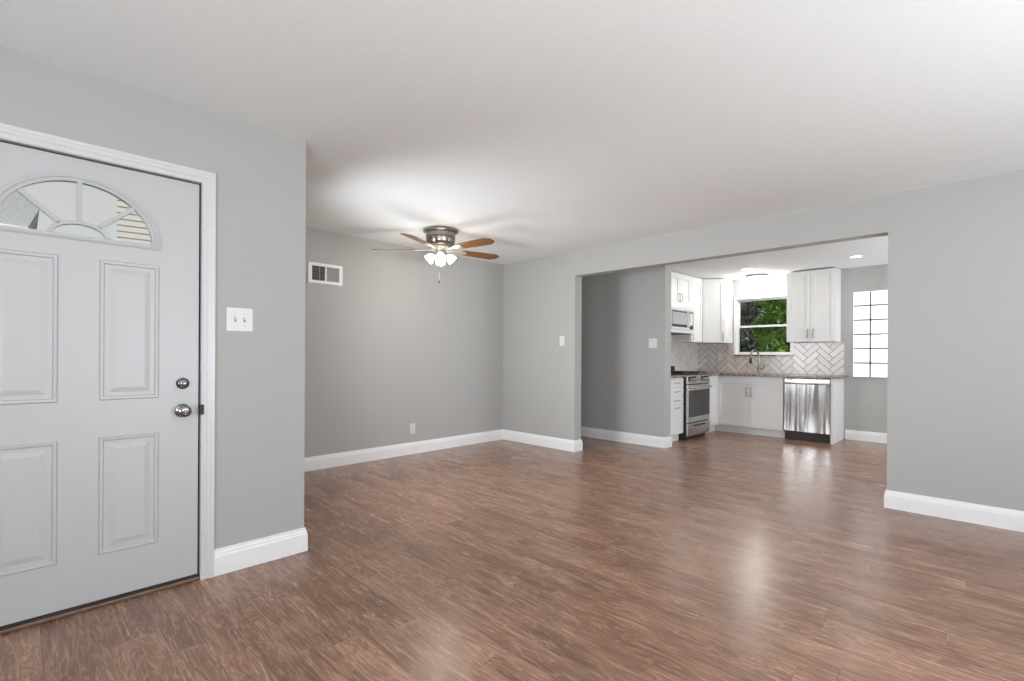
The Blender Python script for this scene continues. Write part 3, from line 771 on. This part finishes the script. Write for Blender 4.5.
# ------------------------------------------------------------------ herringbone backsplash
def clip(poly, box):
    for ax, val, sgn in ((0, box[0], 1), (0, box[1], -1), (1, box[2], 1), (1, box[3], -1)):
        out = []
        for i in range(len(poly)):
            a, b = poly[i - 1], poly[i]
            ia, ib = sgn * (a[ax] - val) >= 0, sgn * (b[ax] - val) >= 0
            if ia != ib:
                tt = (val - a[ax]) / (b[ax] - a[ax]); out.append((a[0] + tt * (b[0] - a[0]), a[1] + tt * (b[1] - a[1])))
            if ib: out.append(b)
        poly = out
        if len(poly) < 3: return None
    return poly
def herring(boxes, W=.078, r=3, gap=.004):
    """2-D herringbone tiles at 45 degrees, clipped to each box (u0,u1,v0,v1)"""
    res = []
    s = math.sqrt(.5)
    for bx_ in boxes:
        ext = 46; uc = (bx_[0] + bx_[1]) / 2; uc = 2 * r * W * s * round((uc - 2.4) / (2 * r * W * s)) + 2.4
        for i in range(-ext, ext):
            for k in range(-14, 15):
                for hor in (True, False):
                    if hor: a0, b0, a1, b1 = i + 2 * r * k, i, i + 2 * r * k + r, i + 1
                    else: a0, b0, a1, b1 = i + 2 * r * k, i + 1, i + 2 * r * k + 1, i + 1 + r
                    g2 = gap / 2
                    q = [(a0 * W + g2, b0 * W + g2), (a1 * W - g2, b0 * W + g2), (a1 * W - g2, b1 * W - g2), (a0 * W + g2, b1 * W - g2)]
                    q = [((x - y) * s + uc, (x + y) * s + 1.1) for x, y in q]
                    if max(p[0] for p in q) < bx_[0] or min(p[0] for p in q) > bx_[1] or max(p[1] for p in q) < bx_[2] or min(p[1] for p in q) > bx_[3]: continue
                    c_ = clip(q, bx_)
                    if c_: res.append(c_)
    return res
def backsplash(name, label, axis, face, sgn, boxes):
    """tiles on plane axis=face, standing out towards sgn"""
    gm = MB()
    for u0, u1, v0, v1 in boxes:
        if axis == 0: gm.box(face, face + sgn * .006, u0, u1, v0, v1)
        else: gm.box(u0, u1, face, face + sgn * .006, v0, v1)
    root = gm.build(name, M['grout']); structure(root, label, 'backsplash')
    bm = bmesh.new()
    for poly in herring(boxes):
        def co(p, d): return (face + sgn * d, p[0], p[1]) if axis == 0 else (p[0], face + sgn * d, p[1])
        a = [bm.verts.new(co(p, .0055)) for p in poly]; cx_ = sum(p[0] for p in poly) / len(poly); cy_ = sum(p[1] for p in poly) / len(poly)
        b = [bm.verts.new(co((p[0] + (cx_ - p[0]) * .03, p[1] + (cy_ - p[1]) * .03), .0095)) for p in poly]
        n = len(poly); bm.faces.new(b); 
        for i in range(n): bm.faces.new((a[i], a[(i + 1) % n], b[(i + 1) % n], b[i]))
    bmesh.ops.recalc_face_normals(bm, faces=bm.faces)
    m = MB(); m._merge(bm); m.build('herringbone_tile', M['tile'], root)
backsplash('trim_3', 'off-white herringbone tile backsplash on the sink wall', 0, XK, -1, [(1.545, KW[0] - .0, ZC1 + .001, ZU0 - .008), (KW[0], KW[1] + .02, ZC1 + .001, KW[2] - .022), (KW[1] + .02, YK, ZC1 + .001, ZU0 - .003)])
backsplash('trim_4', 'off-white herringbone tile backsplash behind the range', 1, YK, -1, [(XP2, XA0, ZC1 + .001, ZU0 + .1), (XA0, XA1, ZC1 + .001, 1.515), (XA1, XK - .01, ZC1 + .001, ZU0 - .003)])

# ------------------------------------------------------------------ kitchen window
y0, y1, z0, z1 = KW
win = bpy.data.objects.new('window_1', None); C.objects.link(win); structure(win, 'white double-hung kitchen window looking onto green trees', 'window')
m = MB(); t_ = .014
m.box(XK - .004, XK + .15, y1 - t_, y1, z0, z1); m.box(XK - .004, XK + .15, y0, y0 + t_, z0, z1); m.box(XK - .004, XK + .15, y0 + t_, y1 - t_, z1 - t_, z1); m.box(XK + .0, XK + .15, y0 + t_, y1 - t_, z0, z0 + t_)
m.build('window_frame', M['trim'], win)
# casing strip
m = MB(); m.box(XK - .012, XK, y1, y1 + .020, z0 - .02, z1 + .025, .002); m.box(XK - .012, XK, y0 - .02, y1 + .0, z1, z1 + .025, .002); m.box(XK - .012, XK, y0 - .022, y0, z0, z1 + .025, .002)
m.build('window_casing', M['trim'], win)
def sash(x, za, zb, name):
    m = MB(); s_ = .032; ya, yb = y0 + t_, y1 - t_
    m.box(x, x + .03, ya, ya + s_, za, zb, .003); m.box(x, x + .03, yb - s_, yb, za, zb, .003); m.box(x, x + .03, ya + s_, yb - s_, za, za + s_, .003); m.box(x, x + .03, ya + s_, yb - s_, zb - s_, zb, .003)
    s = m.build(name, M['trim'], win)
    MB().box(x + .013, x + .017, ya + s_, yb - s_, za + s_, zb - s_).build('pane', M['glass'], s)
zm = (z0 + z1) / 2
sash(XK + .045, z0 + t_, zm + .016, 'lower_sash'); sash(XK + .078, zm - .016, z1 - t_, 'upper_sash')
MB().box(XK - .022, XK + .04, y0 - .02, y1 + .020, z0 - .020, z0 + .002, .002).build('window_sill', M['granite'], win)

# ------------------------------------------------------------------ glass block window
y0, y1, z0, z1 = GW
win2 = bpy.data.objects.new('window_2', None); C.objects.link(win2); structure(win2, 'narrow glass block window on the kitchen far wall', 'window')
m = MB(); cols, rows, jt = 2, 6, .019; ma = .006
bw = (y1 - y0 - 2 * ma - (cols - 1) * jt) / cols; bh = (z1 - z0 - 2 * ma - (rows - 1) * jt) / rows
for i in range(cols):
    for j in range(rows):
        a = y0 + ma + i * (bw + jt); b = z0 + ma + j * (bh + jt)
        m.box(XK + .012, XK + .088, a, a + bw, b, b + bh, .006)
m.build('glass_block_pane', M['block'], win2)
m = MB()
for i in range(cols - 1): a = y0 + ma + (i + 1) * bw + i * jt; m.box(XK + .015, XK + .085, a, a + jt, z0, z1)
for j in range(rows - 1):
    b = z0 + ma + (j + 1) * bh + j * jt
    m.box(XK + .015, XK + .085, y0 + ma, y1 - ma, b, b + jt)
m.build('mortar_joint', M['mortar'], win2)
m = MB(); m.box(XK - .003, XK + .09, y0 - .0, y0 + ma, z0, z1); m.box(XK - .003, XK + .09, y1 - ma, y1, z0, z1); m.box(XK - .003, XK + .09, y0 + ma, y1 - ma, z1 - ma, z1)
m.build('window_frame', M['trim'], win2)
MB().box(XK - .015, XK + .012, y0 - .01, y1 + .01, z0 - .012, z0 + .006, .002).build('window_sill', M['vent_grey'], win2)

# windows behind the camera (only their frames)
for nm, lab, fn in (('window_3', 'white framed window behind the camera', lambda m: [m.box(a, b, YM - .11, YM - .07, c, d_) for a, b, c, d_ in ((FW[0], FW[0] + .05, FW[2], FW[3]), (FW[1] - .05, FW[1], FW[2], FW[3]), (1.675, 1.725, FW[2], FW[3]), (FW[0], FW[1], FW[2], FW[2] + .05), (FW[0], FW[1], FW[3] - .05, FW[3]))]),
                    ('window_5', 'added unseen white framed window at the near end of the kitchen', lambda m: [m.box(a, b, YM - .11, YM - .07, c, d_) for a, b, c, d_ in ((DW_[0], DW_[0] + .05, DW_[2], DW_[3]), (DW_[1] - .05, DW_[1], DW_[2], DW_[3]), (DW_[0] + .05, DW_[1] - .05, DW_[2], DW_[2] + .05), (DW_[0] + .05, DW_[1] - .05, DW_[3] - .05, DW_[3]))]),  # window added to bring more light into the kitchen
                    ('window_6', 'white framed window in the recess side wall', lambda m: [m.box(XC - .135, XC - .115, a, b, c, d_) for a, b, c, d_ in ((RW[0], RW[0] + .05, RW[2], RW[3]), (RW[1] - .05, RW[1], RW[2], RW[3]), (RW[0] + .05, RW[1] - .05, RW[2], RW[2] + .05), (RW[0] + .05, RW[1] - .05, RW[3] - .05, RW[3]), (RW[0] + .05, RW[1] - .05, 1.40, 1.44))]),
                    ('window_4', 'white framed side window behind the camera', lambda m: [m.box(XM - .11, XM - .07, a, b, c, d_) for a, b, c, d_ in ((SW[0], SW[0] + .05, SW[2], SW[3]), (SW[1] - .05, SW[1], SW[2], SW[3]), (-.575, -.525, SW[2], SW[3]), (SW[0], SW[1], SW[2], SW[2] + .05), (SW[0], SW[1], SW[3] - .05, SW[3]))])):
    m = MB(); fn(m); structure(m.build(nm, M['trim']), lab, 'window')

# ------------------------------------------------------------------ kitchen ceiling lights
def recessed(label, x, y):
    t = thing('recessed_light', label, 'ceiling light', (x, y, H), 0, 'recessed kitchen lights')
    MB().lathe([(.060, 0), (.088, 0), (.088, -.004), (.078, -.007), (.064, -.005), (.060, -.002), (.060, 0)], 36).build('trim_ring', M['trim'], t, True)
    MB().lathe([(0, -.001), (.0605, -.001), (.0605, -.003), (0, -.003)], 32).build('lens', M['bulb'], t)
    lamp('recessed_lamp', 'AREA', (x, y, H - .012), (0, 0, 0), 2.5, (1, .93, .86), shape='DISK', size=.12)
recessed('round recessed ceiling light in front of the flush dome light', 7.405, 2.575)
recessed('round recessed ceiling light nearer the glass block window', 7.415, 1.265)
LX, LY = 8.085, 2.655
t = thing('flush_ceiling_light', 'round white flush-mount drum light above the kitchen sink', 'ceiling light', (LX, LY, H))
MB().lathe([(0, 0), (.150, 0), (.155, -.006), (.155, -.026), (.148, -.030), (0, -.030)], 40).build('mount', M['nickel'], t, True)
MB().lathe([(0, -.030), (.146, -.030), (.150, -.045), (.142, -.070), (.11, -.080), (0, -.084)], 40).build('diffuser', M['diffuser'], t, True)
lamp('flush_lamp', 'POINT', (LX, LY, H - .17), (0, 0, 0), 15, (1, .96, .91), shadow_soft_size=.08)

# ------------------------------------------------------------------ outdoors
o = structure(MB().box(-30, 40, -30, 40, -.5, -.14).build('ground', M['lawn']), 'green lawn around the house', 'ground')
def leafy(name, label, x, y, h, rx, ry, n, mat, size, trunk_h, grp='trees outside the kitchen window'):
    t = thing(name, label, 'tree', (x, y, -.14), random.uniform(0, 6), grp)
    tp = [(0, 0, 0), (.03, .02, trunk_h * .5), (-.02, .05, trunk_h), (.05, 0, h * .75)]
    tm = MB().tube(tp, [.12, .09, .07, .03], 10)
    for k in range(7):
        a = k * 2.4; zz = h * (.25 + .08 * k); tm.tube([(0, .02, zz), (math.cos(a) * rx * .4, math.sin(a) * ry * .4, zz + .25), (math.cos(a) * rx * .7, math.sin(a) * ry * .7, zz + .45)], [.04, .025, .01], 6)
    tm.build('trunk', M['bark'], t)
    bm = bmesh.new()
    lumps = []
    for k in range(26):
        a = random.uniform(0, 2 * PI); zz = random.uniform(.12, .95); rr = math.sqrt(random.random()) * (1 - .35 * abs(zz - .45) * 2)
        lumps.append(Vector((math.cos(a) * rx * rr, math.sin(a) * ry * rr, zz * h)))
    for i in range(n):
        c0 = random.choice(lumps); d = Vector((random.gauss(0, 1), random.gauss(0, 1), random.gauss(0, .8))).normalized() * random.uniform(.55, 1.0) ** .5 * .48
        p = c0 + d
        if p.z < .1: p.z = .1 + random.random() * .2
        rot = Euler((random.gauss(0, .7), random.gauss(0, .7), random.uniform(0, 6.28))).to_matrix()
        # lean leaves outward
        s = size * random.uniform(.6, 1.3)
        v = [bm.verts.new(p + rot @ Vector(q)) for q in ((-s, 0, 0), (-s * .2, -s * .45, s * .08), (s, 0, -s * .15), (-s * .2, s * .45, s * .08))]
        bm.faces.new((v[0], v[1], v[2])); bm.faces.new((v[0], v[2], v[3]))
    m = MB(); m._merge(bm); m.build('foliage', mat, t)
leafy('leafy_tree', 'bright sunlit green tree seen through right part of window', 13.2, 3.2, 3.9, .95, .95, 11000, M['leaf_bright'], .085, 1.0)
leafy('dark_tree', 'dark green tree seen through left part of window', 16.4, 6.3, 4.6, 1.2, 1.2, 14000, M['leaf_dark'], .07, 1.2)
leafy('dark_tree', 'dark green tree standing further back between the two nearer trees', 20.6, 6.2, 5.6, 1.9, 1.9, 15000, M['leaf_dark'], .13, 1.5)
leafy('leafy_tree', 'green tree standing further back at right of the bright tree', 17.6, 2.6, 4.6, 1.4, 1.4, 9000, M['leaf_bright'], .10, 1.3)

# houses across the street, seen through the fanlight of the door
t = thing('street_house', 'white house with grey roof seen through left part of fanlight', 'house', (-1.6, 16, -.14))
MB().box(-3.2, 1.4, 0, 6, 0, 4.10).build('wall', M['siding_white'], t)
MB().prism([(-3.4, 4.30), (1.7, 4.12), (1.9, 4.60), (1.15, 5.45), (-2.6, 5.75)], 1, -.5, 6.4).build('roof', M['roof'], t)
MB().prism([(-3.5, 4.17), (1.75, 3.98), (1.75, 4.12), (-3.5, 4.31)], 1, -.56, -.45).build('gutter', M['siding_white'], t)
t = thing('street_house', 'pale pink sided house seen through right part of fanlight', 'house', (3.75, 16.5, -.14), R(-9))
mb = MB(); mb.box(-1.95, 3.0, 0, 6, 0, 6.9); mb.prism([(-1.95, 6.9), (3.0, 6.9), (.525, 8.7)], 1, 0, 6)
for k in range(41): mb.box(-1.96, 3.01, -.025, 0, k * .165, k * .165 + .13)
mb.build('wall', M['siding'], t)
mb = MB(); mb.prism([(-2.05, 6.85), (.525, 8.72), (.525, 8.84), (-2.05, 6.97)], 1, -.04, 6.3); mb.prism([(3.1, 6.85), (.525, 8.72), (.525, 8.84), (3.1, 6.97)], 1, -.04, 6.3)
mb.build('roof', M['roof'], t)
